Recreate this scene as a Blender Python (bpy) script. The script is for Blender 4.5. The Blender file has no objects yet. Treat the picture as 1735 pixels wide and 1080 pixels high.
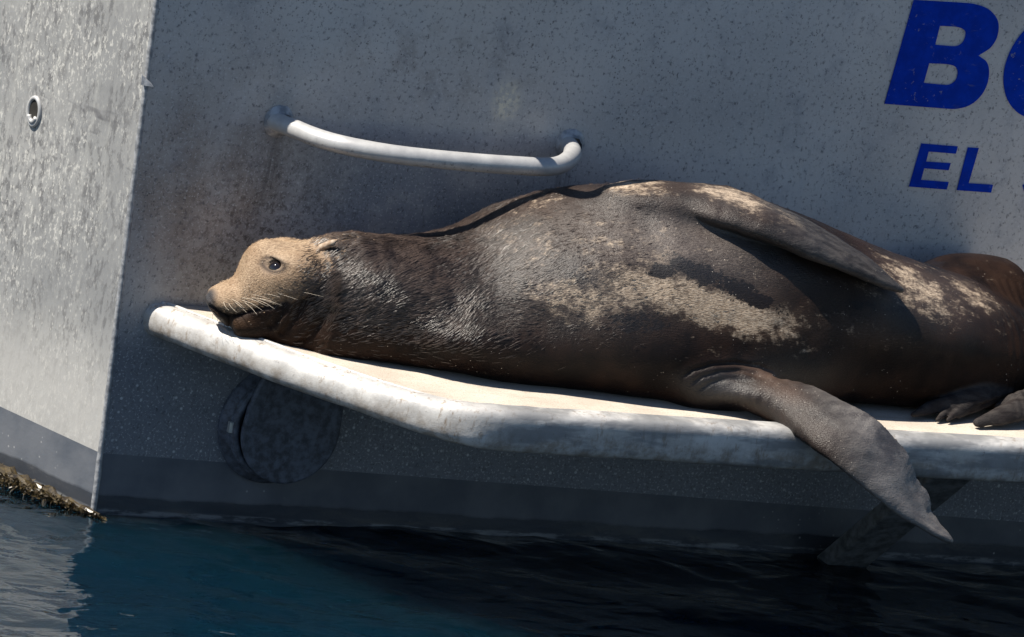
import bpy, bmesh, math, random
import numpy as np
from mathutils import Vector

random.seed(7)
rng = np.random.default_rng(7)
scene = bpy.context.scene
COL = scene.collection

# ------------------------------------------------------------------ camera
TH, PH = math.radians(30), math.radians(13)          # azimuth off the transom, height above it
ROLL = math.radians(3.9) + math.atan(math.tan(TH) * math.sin(PH))
FW = np.array([math.sin(TH) * math.cos(PH), math.cos(TH) * math.cos(PH), -math.sin(PH)])
RT = np.array([math.cos(TH), -math.sin(TH), 0.0])
UP = np.cross(RT, FW)
IR = RT * math.cos(ROLL) + UP * math.sin(ROLL)
IU = UP * math.cos(ROLL) - RT * math.sin(ROLL)
DIST, SC = 20.0, 800.0                               # metres to the stern, photo pixels per metre
CAM = IR * (709.5 / SC) + IU * (332 / SC) - FW * DIST

cam_d = bpy.data.cameras.new('camera')
cam_d.sensor_width = 36.0
cam_d.lens = 36.0 * DIST / (1735.0 / SC)
cam_d.clip_start, cam_d.clip_end = 0.5, 6000.0
cam = bpy.data.objects.new('camera', cam_d)
COL.objects.link(cam)
from mathutils import Matrix
cam.matrix_world = Matrix(((IR[0], IU[0], -FW[0], CAM[0]), (IR[1], IU[1], -FW[1], CAM[1]),
                           (IR[2], IU[2], -FW[2], CAM[2]), (0, 0, 0, 1)))
scene.camera = cam

# ------------------------------------------------------------------ sky, sun, exposure
SUN_EL = math.radians(56)
SUN_Y = 0.16                                          # how far the sun stands behind the transom plane
to_sun = np.array([-1.0, SUN_Y, 0.0]); to_sun /= np.linalg.norm(to_sun)
to_sun = np.array([to_sun[0] * math.cos(SUN_EL), to_sun[1] * math.cos(SUN_EL), math.sin(SUN_EL)])
world = bpy.data.worlds.new('World'); scene.world = world; world.use_nodes = True
wn = world.node_tree; wn.nodes.clear()
sky = wn.nodes.new('ShaderNodeTexSky'); sky.sky_type = 'NISHITA'; sky.sun_disc = False
sky.sun_elevation = SUN_EL; sky.sun_rotation = math.atan2(to_sun[0], to_sun[1])
sky.air_density = 1.0; sky.dust_density = 0.2; sky.ozone_density = 3.0
bg = wn.nodes.new('ShaderNodeBackground'); bg.inputs['Strength'].default_value = 0.054
wo = wn.nodes.new('ShaderNodeOutputWorld')
wn.links.new(sky.outputs[0], bg.inputs[0]); wn.links.new(bg.outputs[0], wo.inputs[0])
sd = bpy.data.lights.new('sun', 'SUN'); sd.energy = 5.0; sd.angle = math.radians(0.5); sd.color = (1.0, 0.93, 0.82)
sun = bpy.data.objects.new('sun', sd); COL.objects.link(sun)
sun.rotation_euler = Vector(to_sun).to_track_quat('Z', 'Y').to_euler()
sun.location = (-4, 0, 4)
vs = scene.view_settings
vs.view_transform = 'Standard'; vs.look = 'None'; vs.gamma = 1.0; vs.use_curve_mapping = False
vs.exposure = 0.85
scene.cycles.use_denoising = True
scene.cycles.max_bounces = 6

# ------------------------------------------------------------------ measuring helpers (photo pixel + known plane -> metres)
def ray(px, py):
    d = FW * DIST + IR * ((px - 867.5) / SC) + IU * ((540 - py) / SC)
    return d / np.linalg.norm(d)
def at(px, py, y):
    d = ray(px, py); return CAM + d * ((y - CAM[1]) / d[1])
def atz(px, py, z):
    d = ray(px, py); return CAM + d * ((z - CAM[2]) / d[2])

# ------------------------------------------------------------------ object helpers
def link(name, mesh, mat=None, parent=None, smooth=False):
    o = bpy.data.objects.new(name, mesh); COL.objects.link(o)
    if mat: mesh.materials.append(mat)
    if parent: o.parent = parent
    if smooth: mesh.polygons.foreach_set('use_smooth', [True] * len(mesh.polygons))
    return o
def mesh_from(name, verts, faces):
    m = bpy.data.meshes.new(name); m.from_pydata([tuple(map(float, v)) for v in verts], [], faces); m.update(); return m
def empty(name, loc, label, cat):
    o = bpy.data.objects.new(name, None); COL.objects.link(o); o.location = loc
    o['label'] = label; o['category'] = cat
    return o
def catmull(pts, n=8):
    pts = [np.array(p, float) for p in pts]; out = []
    P = [2 * pts[0] - pts[1]] + pts + [2 * pts[-1] - pts[-2]]
    for i in range(1, len(P) - 2):
        for k in range(n):
            t = k / n
            out.append(.5 * ((2 * P[i]) + (-P[i-1] + P[i+1]) * t + (2*P[i-1] - 5*P[i] + 4*P[i+1] - P[i+2]) * t*t
                             + (-P[i-1] + 3*P[i] - 3*P[i+1] + P[i+2]) * t**3))
    out.append(pts[-1]); return np.array(out)
def tube(pts, rad, seg=16, cap=True, wob=0.0):
    pts = np.array(pts, float); n = len(pts)
    rad = np.full(n, rad) if np.isscalar(rad) else np.array(rad)
    T = np.gradient(pts, axis=0); T /= np.linalg.norm(T, axis=1)[:, None]
    ref = np.array([0, 0, 1.0]) if abs(T[0][2]) < .9 else np.array([1.0, 0, 0])
    a = np.cross(T[0], ref); a /= np.linalg.norm(a)
    V, F = [], []
    for i in range(n):
        a = a - T[i] * (a @ T[i]); a /= np.linalg.norm(a); b = np.cross(T[i], a)
        for k in range(seg):
            ang = 2 * math.pi * k / seg
            r = rad[i] * (1 + wob * random.uniform(-1, 1))
            V.append(pts[i] + r * (math.cos(ang) * a + math.sin(ang) * b))
    for i in range(n - 1):
        for k in range(seg):
            F.append((i*seg + k, i*seg + (k+1) % seg, (i+1)*seg + (k+1) % seg, (i+1)*seg + k))
    if cap:
        F.append(tuple(range(seg))[::-1]); F.append(tuple((n-1)*seg + k for k in range(seg)))
    return V, F
def bevel_mesh(m, w, seg=2, ang=30):
    bm = bmesh.new(); bm.from_mesh(m)
    bmesh.ops.recalc_face_normals(bm, faces=bm.faces)
    es = [e for e in bm.edges if len(e.link_faces) == 2 and e.calc_face_angle(0) > math.radians(ang)]
    bmesh.ops.bevel(bm, geom=es, offset=w, segments=seg, affect='EDGES', profile=.5)
    bm.to_mesh(m); bm.free(); return m
def slab(corners, vec):
    """prism: polygon 'corners' extruded by vec"""
    n = len(corners); V = [np.array(c, float) for c in corners] + [np.array(c, float) + np.array(vec) for c in corners]
    F = [tuple(range(n)), tuple(range(2*n - 1, n - 1, -1))] + [(i, i + n, (i+1) % n + n, (i+1) % n) for i in range(n)]
    return V, F

# ------------------------------------------------------------------ material helper
class Mat:
    def __init__(s, name):
        s.m = bpy.data.materials.new(name); s.m.use_nodes = True; s.t = s.m.node_tree
        s.b = s.t.nodes['Principled BSDF']
        s.pos = s.t.nodes.new('ShaderNodeNewGeometry').outputs['Position']
    def put(s, sock, v):
        if hasattr(v, 'is_linked') or isinstance(v, bpy.types.NodeSocket): s.t.links.new(v, sock)
        elif isinstance(v, (tuple, list)) and len(v) == 3 and sock.type == 'RGBA': sock.default_value = (*v, 1)
        else: sock.default_value = v
    def set(s, **k):
        for n, v in k.items(): s.put(s.b.inputs[n.replace('_', ' ')], v)
        return s
    def math(s, op, a, b=0.0, c=0.0, clamp=False):
        n = s.t.nodes.new('ShaderNodeMath'); n.operation = op; n.use_clamp = clamp
        s.put(n.inputs[0], a); s.put(n.inputs[1], b); s.put(n.inputs[2], c); return n.outputs[0]
    def mix(s, f, a, b, mode='MIX'):
        n = s.t.nodes.new('ShaderNodeMix'); n.data_type = 'RGBA'; n.blend_type = mode
        s.put(n.inputs[0], f); s.put(n.inputs[6], a); s.put(n.inputs[7], b); return n.outputs[2]
    def map(s, scale=(1, 1, 1), rot=(0, 0, 0), loc=(0, 0, 0), vec=None):
        n = s.t.nodes.new('ShaderNodeMapping'); s.put(n.inputs[0], vec or s.pos)
        n.inputs[1].default_value = loc; n.inputs[2].default_value = rot; n.inputs[3].default_value = scale
        return n.outputs[0]
    def noise(s, scale, detail=3, rough=.55, vec=None, dist=0.0):
        n = s.t.nodes.new('ShaderNodeTexNoise'); s.put(n.inputs['Vector'], vec or s.pos)
        n.inputs['Scale'].default_value = scale; n.inputs['Detail'].default_value = detail
        n.inputs['Roughness'].default_value = rough; n.inputs['Distortion'].default_value = dist
        return n.outputs[0]
    def voro(s, scale, vec=None, rnd=1.0):
        n = s.t.nodes.new('ShaderNodeTexVoronoi'); s.put(n.inputs['Vector'], vec or s.pos)
        n.inputs['Scale'].default_value = scale; n.inputs['Randomness'].default_value = rnd
        return n.outputs['Distance'], n.outputs['Color']
    def ramp(s, f, lo, hi, a=0.0, b=1.0, smooth=True):
        n = s.t.nodes.new('ShaderNodeMapRange'); n.interpolation_type = 'SMOOTHSTEP' if smooth else 'LINEAR'
        s.put(n.inputs[0], f); s.put(n.inputs[1], lo); s.put(n.inputs[2], hi); s.put(n.inputs[3], a); s.put(n.inputs[4], b)
        return n.outputs[0]
    def blob(s, c, r, soft=1.0, scale=(1, 1, 1)):
        """1 inside a ball round c, fading out at r"""
        n = s.t.nodes.new('ShaderNodeVectorMath'); n.operation = 'SUBTRACT'
        s.put(n.inputs[0], s.pos); n.inputs[1].default_value = tuple(map(float, c))
        m = s.t.nodes.new('ShaderNodeVectorMath'); m.operation = 'MULTIPLY'
        s.put(m.inputs[0], n.outputs[0]); m.inputs[1].default_value = scale
        l = s.t.nodes.new('ShaderNodeVectorMath'); l.operation = 'LENGTH'; s.put(l.inputs[0], m.outputs[0])
        return s.ramp(l.outputs['Value'], r * (1 - soft), r, 1.0, 0.0)
    def sep(s, vec=None):
        n = s.t.nodes.new('ShaderNodeSeparateXYZ'); s.put(n.inputs[0], vec or s.pos); return n.outputs
    def attr(s, name):
        n = s.t.nodes.new('ShaderNodeAttribute'); n.attribute_name = name; return n.outputs['Fac']
    def bump(s, h, strength=.3, dist=.01):
        n = s.t.nodes.new('ShaderNodeBump'); n.inputs['Strength'].default_value = strength
        n.inputs['Distance'].default_value = dist; s.put(n.inputs['Height'], h)
        s.put(s.b.inputs['Normal'], n.outputs[0]); return s

def mx(M, *vals):
    r = vals[0]
    for v in vals[1:]: r = M.math('MAXIMUM', r, v)
    return r

# ------------------------------------------------------------------ materials of the boat
def mat_transom():
    M = Mat('weathered_plate')
    big = M.noise(2.2, 4); mid = M.noise(11, 5, .6); fine = M.noise(90, 4, .65)
    streak = M.noise(1, 4, .6, M.map((26, 26, 2.2)))
    col = M.mix(M.ramp(big, .3, .7), (.43, .425, .43), (.58, .57, .565))
    col = M.mix(M.ramp(streak, .45, .75, 0, .4), col, (.48, .49, .51))
    blue = M.math('MULTIPLY', M.blob((.62, 0, .72), .46, 1.0, (.7, 1, 1.3)), M.ramp(M.noise(5, 4, .6), .30, .55))
    col = M.mix(M.math('MULTIPLY', blue, .75), col, (.16, .19, .245))
    col = M.mix(M.ramp(mid, .52, .72, 0, .35), col, (.20, .215, .25))
    platform_shade = M.ramp(M.math('ADD', M.sep()[2], M.math('MULTIPLY', M.noise(6, 4), .12)), .56, .40)  # shade under the platform, painted into the lower plate colour
    col = M.mix(M.math('MULTIPLY', platform_shade, .8), col, (.105, .125, .165))
    # grime where the animal rubs, brownish
    stain = M.math('MULTIPLY', M.blob((.12, 0, .74), .42, 1.0, (1, 1, .9)), M.ramp(M.noise(5, 6, .7), .25, .72))
    col = M.mix(M.math('MULTIPLY', stain, .85), col, (.17, .125, .09))
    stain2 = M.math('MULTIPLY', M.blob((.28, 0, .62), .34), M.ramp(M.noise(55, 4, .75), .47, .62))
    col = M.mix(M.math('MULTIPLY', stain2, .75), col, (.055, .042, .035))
    st3 = M.math('MULTIPLY', M.blob((.62, 0, 1.04), .22, 1.0, (.55, 1, 1.6)), M.ramp(M.noise(14, 5, .7), .48, .62))
    col = M.mix(M.math('MULTIPLY', st3, .35), col, (.14, .10, .075))
    # dark and pale specks
    d1, c1 = M.voro(95); sp = M.ramp(d1, .10, .22, 1, 0)
    sp = M.math('MULTIPLY', sp, M.ramp(M.noise(5, 3), .48, .6))
    col = M.mix(M.math('MULTIPLY', sp, .7), col, (.05, .05, .055))
    col = M.mix(M.ramp(fine, .53, .70, 0, .75), col, (.10, .105, .12))
    col = M.mix(M.ramp(M.noise(170, 3, .7), .55, .66, 0, .65), col, (.60, .61, .63))
    col = M.mix(M.ramp(M.noise(130, 2, .6, M.map((1, 1, .6), (0, 0, 0), (3, 1, 2))), .62, .70, 0, .6), col, (.07, .07, .08))
    d2, c2 = M.voro(55); sp2 = M.ramp(d2, .05, .13, 1, 0)
    sp2 = M.math('MULTIPLY', sp2, M.ramp(M.noise(3.3, 3), .46, .58))
    col = M.mix(M.math('MULTIPLY', sp2, .6), col, (.55, .56, .58))
    # salt drops low down
    z = M.sep()[2]
    low = M.math('MULTIPLY', M.ramp(z, .50, .38), M.ramp(M.noise(4, 2), .33, .50))
    d3, c3 = M.voro(62); drops = M.math('MULTIPLY', M.ramp(d3, .13, .26, 1, 0), low)
    drops = M.math('MULTIPLY', drops, M.ramp(M.sep(c3)[0], .45, .9, 0, 1))
    col = M.mix(M.math('MULTIPLY', drops, .8), col, (.6, .62, .65))
    for fxx in (.255, .964):
        dr = M.math('MULTIPLY', M.blob((fxx + .005, 0, .77), .13, .9, (3.2, 1, 1)), M.ramp(M.noise(1, 4, .7, M.map((60, 60, 4))), .44, .60))
        col = M.mix(M.math('MULTIPLY', dr, .55), col, (.09, .085, .085))
    for rot, sc2, thr in ((.9, (2.5, 2.5, 150), .735), (-.35, (3, 3, 170), .745)):
        s2 = M.math('MULTIPLY', M.ramp(M.noise(1, 2, .5, M.map(sc2, (0, rot, 0), (rot, 0, .3))), thr, thr + .02), M.ramp(M.noise(2.6, 3), .5, .6))
        col = M.mix(M.math('MULTIPLY', s2, .5), col, (.09, .085, .085))
    # pale round spot broken up by fine noise
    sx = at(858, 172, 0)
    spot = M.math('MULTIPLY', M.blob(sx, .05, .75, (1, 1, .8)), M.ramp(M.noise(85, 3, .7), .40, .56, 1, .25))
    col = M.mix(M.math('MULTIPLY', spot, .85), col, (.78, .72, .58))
    # scratches
    sc_ = M.ramp(M.noise(1, 2, .5, M.map((4, 4, 190), (0, .5, 0))), .72, .76)
    col = M.mix(M.math('MULTIPLY', sc_, .25), col, (.6, .6, .6))
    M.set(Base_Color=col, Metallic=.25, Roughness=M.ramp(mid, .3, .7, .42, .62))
    h = M.math('ADD', M.math('MULTIPLY', fine, .5), M.math('MULTIPLY', mid, 1.0))
    M.bump(h, .35, .004); return M.m

def mat_side():
    M = Mat('sunlit_plate')
    big = M.noise(3.0, 4); mid = M.noise(1, 5, .65, M.map((16, 16, 7))); fine = M.noise(1, 4, .7, M.map((75, 75, 34)))
    z = M.sep()[2]
    col = M.mix(M.ramp(big, .3, .7), (.26, .265, .27), (.36, .36, .355))
    mott = M.math('MULTIPLY', M.ramp(fine, .46, .60), M.ramp(mid, .34, .56))
    col = M.mix(M.math('MULTIPLY', mott, .75), col, (.135, .135, .14))
    col = M.mix(M.ramp(M.noise(1, 4, .6, M.map((30, 30, 1.2))), .52, .72, 0, .5), col, (.46, .46, .44))
    d, _ = M.voro(110, M.map((1, 1, .5))); w = M.math('MULTIPLY', M.ramp(d, .1, .26, 1, 0), M.ramp(M.noise(6, 3), .4, .6))
    col = M.mix(M.math('MULTIPLY', w, .7), col, (.62, .61, .57))
    salt = M.math('MULTIPLY', M.ramp(M.noise(1, 4, .75, M.map((120, 120, 60))), .53, .62), M.ramp(M.noise(3.5, 3, .6), .40, .58))
    col = M.mix(M.math('MULTIPLY', salt, .75), col, (.66, .65, .61))
    smear = M.ramp(M.noise(1, 3, .5, M.map((5, 5, 22), (0.35, 0, 0))), .66, .74)
    col = M.mix(M.math('MULTIPLY', smear, .7), col, (.10, .10, .11))
    clean = M.ramp(z, .44, .22)
    col = M.mix(M.math('MULTIPLY', clean, .7), col, (.50, .49, .47))
    M.set(Base_Color=col, Metallic=.2, Roughness=.55); M.bump(fine, .3, .003); return M.m

def mat_bottom(dark):
    M = Mat('bottom_paint')
    z = M.sep()[2]; n = M.noise(9, 4)
    col = M.mix(M.ramp(n, .3, .7), (.078, .090, .112), (.125, .135, .155))
    wet = M.ramp(M.math('ADD', z, M.math('MULTIPLY', n, .02)), .058, .05)
    col = M.mix(M.math('MULTIPLY', wet, .8), col, (.028, .032, .040))
    d, _ = M.voro(45); sp = M.math('MULTIPLY', M.ramp(d, .06, .14, 1, 0), M.ramp(M.noise(5, 2), .5, .62))
    col = M.mix(M.math('MULTIPLY', sp, .5), col, (.45, .45, .45))
    scum = M.math('MULTIPLY', M.ramp(M.math('ABSOLUTE', M.math('SUBTRACT', z, .008)), .003, .009, 1, 0), M.ramp(M.noise(1, 4, .7, M.map((12, 12, 60))), .42, .6))
    col = M.mix(M.math('MULTIPLY', scum, .45), col, (.34, .35, .36))
    M.set(Base_Color=col, Roughness=M.ramp(wet, 0, 1, .5, .25)); M.bump(M.noise(60, 3), .2, .003); return M.m

def mat_tube():
    M = Mat('worn_aluminium_tube')
    n1 = M.noise(16, 5, .65); n2 = M.noise(70, 4, .7); st = M.noise(1, 5, .75, M.map((70, 70, 22)))
    col = M.mix(M.ramp(n1, .35, .7), (.44, .43, .42), (.56, .55, .535))
    rust = M.math('MULTIPLY', M.ramp(st, .52, .66), M.ramp(M.noise(5, 3), .42, .60))
    col = M.mix(M.math('MULTIPLY', rust, .75), col, (.20, .13, .07))
    low = M.ramp(M.math('ADD', M.sep()[2], M.math('MULTIPLY', n1, .03)), .475, .43)
    g = M.math('MULTIPLY', low, M.ramp(M.noise(28, 5, .7), .36, .66))
    col = M.mix(M.math('MULTIPLY', g, .75), col, (.20, .16, .12))
    scf = M.math('MULTIPLY', M.ramp(M.noise(1, 4, .65, M.map((5, 5, 20))), .44, .60), M.ramp(M.sep()[0], .45, .60))
    col = M.mix(M.math('MULTIPLY', scf, .75), col, (.17, .175, .185))
    col = M.mix(M.ramp(n2, .63, .73, 0, .6), col, (.12, .10, .09))
    M.set(Base_Color=col, Metallic=.15, Roughness=M.ramp(n1, .3, .7, .32, .55)); M.bump(M.math('ADD', n2, M.math('MULTIPLY', n1, 2.0)), .22, .003)
    return M.m

def mat_rail():
    M = Mat('galvanised_rail')
    n1 = M.noise(20, 5, .65); n2 = M.noise(120, 3, .6)
    col = M.mix(M.ramp(n1, .35, .7), (.40, .40, .405), (.52, .52, .515))
    z = M.sep()[2]
    pit = M.math('MULTIPLY', M.ramp(n2, .55, .66), M.ramp(M.noise(9, 3), .46, .6))
    pit = M.math('MULTIPLY', pit, M.ramp(z, .895, .87))
    col = M.mix(M.math('MULTIPLY', pit, .85), col, (.07, .06, .05))
    M.set(Base_Color=col, Metallic=.25, Roughness=.42); M.bump(n2, .15, .002); return M.m

def mat_weld():
    M = Mat('weld_bead'); n = M.noise(60, 4)
    M.set(Base_Color=M.mix(M.ramp(n, .35, .65), (.22, .23, .25), (.42, .43, .45)), Metallic=.35, Roughness=.5); M.bump(n, .5, .004); return M.m

def mat_deck():
    M = Mat('gritty_deck_coating')
    n = M.noise(260, 3, .7); b = M.noise(7, 4, .6); st = M.noise(1, 4, .65, M.map((5, 45, 1)))
    col = M.mix(M.ramp(b, .3, .7), (.43, .375, .315), (.54, .48, .41))
    col = M.mix(M.ramp(n, .52, .68, 0, .6), col, (.29, .225, .165))
    col = M.mix(M.ramp(st, .56, .70, 0, .45), col, (.27, .22, .17))
    M.set(Base_Color=col, Roughness=.85); M.bump(n, .5, .003); return M.m

def mat_simple(name, col, rough=.6, metal=0.0, var=.35, scale=40, bump=.2):
    M = Mat(name); n = M.noise(scale, 4, .65)
    lo = tuple(c * (1 - var) for c in col); hi = tuple(min(1, c * (1 + var)) for c in col)
    M.set(Base_Color=M.mix(M.ramp(n, .3, .7), lo, hi), Roughness=rough, Metallic=metal)
    if bump: M.bump(n, bump, .003)
    return M.m

def mat_letter():
    M = Mat('blue_vinyl'); n = M.noise(30, 5, .7); s = M.noise(1, 4, .7, M.map((18, 18, 60)))
    col = M.mix(M.ramp(n, .35, .65), (.0001, .030, .34), (.0002, .040, .44))
    chip = M.math('MULTIPLY', M.ramp(M.noise(75, 4, .75), .61, .66), M.ramp(M.noise(8, 3), .5, .62))
    rub = M.math('MULTIPLY', M.ramp(s, .60, .72), M.ramp(M.noise(6, 2), .48, .62))
    col = M.mix(M.math('MULTIPLY', rub, .35), col, (.16, .18, .22))
    col = M.mix(M.math('MULTIPLY', chip, .8), col, (.26, .27, .29))
    M.set(Base_Color=col, Roughness=.6, Specular_IOR_Level=.06); return M.m

M_TRANSOM, M_SIDE, M_BOT, M_TUBE, M_RAIL, M_WELD, M_DECK, M_LET = mat_transom(), mat_side(), mat_bottom(1), mat_tube(), mat_rail(), mat_weld(), mat_deck(), mat_letter()
M_RUB = mat_simple('grey_rubber', (.078, .092, .122), .55, 0, .5, 55, .4)
M_STRUT = mat_simple('strut_metal', (.16, .17, .18), .5, .2, .5, 30, .4)
M_STEEL = mat_simple('stainless_clip', (.6, .6, .58), .3, .6, .1, 60, .1)
M_DARK = mat_simple('dark_opening', (.02, .018, .015), .8, 0, .3, 40, 0)

# ------------------------------------------------------------------ boat
boat = empty('boat', (0, 0, 0), 'weathered grey metal boat stern with blue lettering, moored behind the sea lion', 'boat')
LEAN = -.08 / 1.125
def corner(z): return np.array([LEAN * z, 0, z])
ZT, XR = 1.45, 3.6
def band(x): return .136 + (.102 - .136) * x / 2.3
# transom plate (40 mm) and the paint band under it
V, F = slab([(*corner(band(0))[:2], band(0)), (XR, 0, band(XR)), (XR, 0, ZT), corner(ZT)], (0, .04, 0))
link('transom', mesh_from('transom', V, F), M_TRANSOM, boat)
V, F = slab([corner(-.5), (XR, 0, -.5), (XR, 0, band(XR)), corner(band(0))], (0, .04, 0))
link('bottom_paint', mesh_from('bottom_paint', V, F), M_BOT, boat)
# port side plate; it flares out and widens forward
SD = np.array([-.30, 1.0, 0]); SD /= np.linalg.norm(SD)
LEN = 4.2
def side_pt(s, z): return corner(z) + SD * s + np.array([-.0006, 0, 0])
def side_mesh(z0, z1, name, mat, ns=1, nz=1):
    S = np.linspace(0, LEN, ns + 1); n = np.array([-SD[1], SD[0], 0])
    V = [side_pt(0, z0), side_pt(LEN, z0), side_pt(LEN, z1), side_pt(0, z1)]
    Vv, Ff = slab(V, -n * .03)
    return link(name, mesh_from(name, Vv, Ff), mat, boat)
side_mesh(band(0), ZT, 'hull_side', M_SIDE)
side_mesh(-.5, band(0), 'side_bottom_paint', M_BOT)
# starboard side, deck
V, F = slab([(XR + .0, .04, -.5), (XR + .0, 4.1, -.5), (XR + .0, 4.1, ZT), (XR + .0, .04, ZT)], (.03, 0, 0)); link('starboard_side', mesh_from('starboard_side', V, F), M_SIDE, boat)
V, F = slab([side_pt(0, ZT - .03) + np.array([.05, .05, 0]), (XR - .02, .05, ZT - .03), (XR - .02, 4.0, ZT - .03), side_pt(LEN - .1, ZT - .03) + np.array([.06, 0, 0])], (0, 0, -.03))
link('deck', mesh_from('deck', V, F), M_DECK, boat)
# welded corner bead
zz = np.linspace(-.3, ZT, 60)
pts = [corner(z) + np.array([.001 + random.uniform(-.0006, .0006), .003, 0]) for z in zz]
V, F = tube(pts, [.0065 + random.uniform(-.0008, .0008) for _ in zz], 10)
link('corner_weld', mesh_from('corner_weld', V, F), M_WELD, boat, True)
# small torn lug on the corner
p = at(246, 138, 0)
V = [p + np.array(v) for v in [(-.010, .0, .014), (.012, -.004, -.001), (.016, -.012, -.008), (-.010, -.004, -.008), (-.006, .012, .012), (.008, .012, -.004)]]
link('corner_lug', mesh_from('corner_lug', V, [(0, 1, 2, 3), (0, 4, 5, 1), (1, 5, 2), (0, 3, 4), (3, 2, 5, 4)]), M_WELD, boat)
# drain fitting in the port side
s0 = None
best = None
for s in np.linspace(.1, .6, 400):
    for_p = side_pt(s, .8)
d = ray(59, 189); n = np.array([-SD[1], SD[0], 0])
# plane through the side plate (it leans with the corner)
c0 = corner(0); e1 = SD; e2 = corner(1) - corner(0); nrm = np.cross(e1, e2); nrm /= np.linalg.norm(nrm)
if nrm[0] > 0: nrm = -nrm
hit = CAM + d * (((c0 - CAM) @ nrm) / (d @ nrm))
e2u = np.cross(nrm, SD); e2u *= np.sign(e2u[2])
def ring(center, ra, rb, rt, u, v, seg=28, cs=10):
    pts = [center + u * (ra * math.cos(a)) + v * (rb * math.sin(a)) for a in np.linspace(0, 2 * math.pi, seg, endpoint=False)]
    V, F = [], []
    nn = np.cross(u, v)
    for i, q in enumerate(pts):
        o = q - center; o /= np.linalg.norm(o)
        for k in range(cs):
            a = 2 * math.pi * k / cs; V.append(q + rt * (math.cos(a) * o + math.sin(a) * nn))
    for i in range(seg):
        for k in range(cs):
            F.append((i*cs + k, i*cs + (k+1) % cs, ((i+1) % seg)*cs + (k+1) % cs, ((i+1) % seg)*cs + k))
    return V, F
V, F = ring(hit + nrm * .002, .0185, .030, .005, SD, e2u)
fit = link('drain_fitting', mesh_from('drain_fitting', V, F), M_RAIL, boat, True)
cc = [hit + nrm * .003 + SD * (.0185 * math.cos(a)) + e2u * (.030 * math.sin(a)) for a in np.linspace(0, 2*math.pi, 28, endpoint=False)]
V, F = slab(cc, nrm * -.002)
link('drain_hole', mesh_from('drain_hole', V, F), M_DARK, fit)
# lip of bright sleeve at the bottom of the hole
arc = [hit + nrm * .0045 + SD * (.013 * math.cos(a)) + e2u * (.022 * math.sin(a)) for a in np.linspace(math.pi * 1.15, math.pi * 1.85, 12)]
V, F = tube(arc, .0055, 8); link('drain_lip', mesh_from('drain_lip', V, F), M_RAIL, fit, True)

# ---- grab rail
ZR = .886
rail_px = [(470, 208), (498, 218), (530, 231), (565, 242), (610, 252), (670, 262), (740, 270), (820, 277), (880, 281), (918, 283)]
path = [atz(px, py, ZR) for px, py in rail_px]
fx = .966
path = [np.array([.245, .01, ZR])] + path[1:] + [atz(px, py, ZR) for px, py in ((944, 281), (962, 272), (970, 259))] + [np.array([fx - .002, .008, ZR])]
V, F = tube(catmull(path, 8), .0198, 18)
rail = link('grab_rail', mesh_from('grab_rail', V, F), M_RAIL, boat, True)
for (x, tilt) in ((.258, .3), (fx, 0)):
    V, F = [], []
    sg, rg = 26, 7
    for j in range(rg):
        t = j / (rg - 1)
        for k in range(sg):
            a = 2 * math.pi * k / sg
            r = .0195 + .016 * (1 - t) ** 1.6 + random.uniform(-.0014, .0014)
            V.append((x + r * math.cos(a) + tilt * .02 * t, -.001 - .016 * t + random.uniform(-.001, .001), ZR + r * math.sin(a)))
    for j in range(rg - 1):
        for k in range(sg): F.append((j*sg + k, j*sg + (k+1) % sg, (j+1)*sg + (k+1) % sg, (j+1)*sg + k))
    link('weld_collar', mesh_from('weld_collar', V, F), M_WELD, rail, True)

# ---- swim platform
ZP = .437; RP = .042; ZD = ZP + .034
cl = [(.055, .03), (.068, -.005), (.143, -.17), (.225, -.348), (.31, -.49), (.372, -.578), (.43, -.640), (.49, -.672), (.58, -.683), (.75, -.685), (1.3, -.686), (1.9, -.686), (2.6, -.685), (3.0, -.685), (3.2, -.67), (3.3, -.60), (3.37, -.48), (3.52, -.1), (3.56, .02)]
plan = catmull([(x, y, ZP) for x, y in cl], 8)
rad = [RP * (1 + .012 * math.sin(i * 1.7) + .012 * random.uniform(-1, 1)) for i in range(len(plan))]
# deck plate: a little inside the tube's centre line
inner = []
Tn = np.gradient(plan, axis=0); Tn /= np.linalg.norm(Tn, axis=1)[:, None]
for q, t in zip(plan, Tn):
    w = q + np.array([-t[1], t[0], 0]) * .012
    inner.append((w[0], min(w[1], -.002), ZD))
V, F = slab(inner, (0, 0, -.03))
plat = link('swim_platform', mesh_from('swim_platform', V, F), M_DECK, boat)
def rim(plan, hw, hh, seg=36, e=.52):
    V, F = [], []
    for i, (q, t) in enumerate(zip(plan, Tn)):
        nrm_ = np.array([t[1], -t[0], 0]); g_ = min(1, max(0, (q[0] - .30) / .22)); ee = .85 + (e - .85) * g_; hz = hh * (.78 + .22 * g_); hwl = hw * (.88 + .12 * g_)
        for k in range(seg):
            a = 2 * math.pi * k / seg; c, s_ = math.cos(a), math.sin(a)
            w = 1 + .010 * math.sin(i * .9 + 2 * c) + .006 * random.uniform(-1, 1)
            V.append(q + nrm_ * (hwl * w * math.copysign(abs(c) ** ee, c)) + np.array([0, 0, hz * w * math.copysign(abs(s_) ** ee, s_)]))
    n = len(plan)
    for i in range(n - 1):
        for k in range(seg): F.append((i*seg + k, i*seg + (k+1) % seg, (i+1)*seg + (k+1) % seg, (i+1)*seg + k))
    F.append(tuple(range(seg))[::-1]); F.append(tuple((n-1)*seg + k for k in range(seg)))
    return V, F
V, F = rim(plan, .037, .046)
link('rim_tube', mesh_from('rim_tube', V, F), M_TUBE, plat, True)
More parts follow.
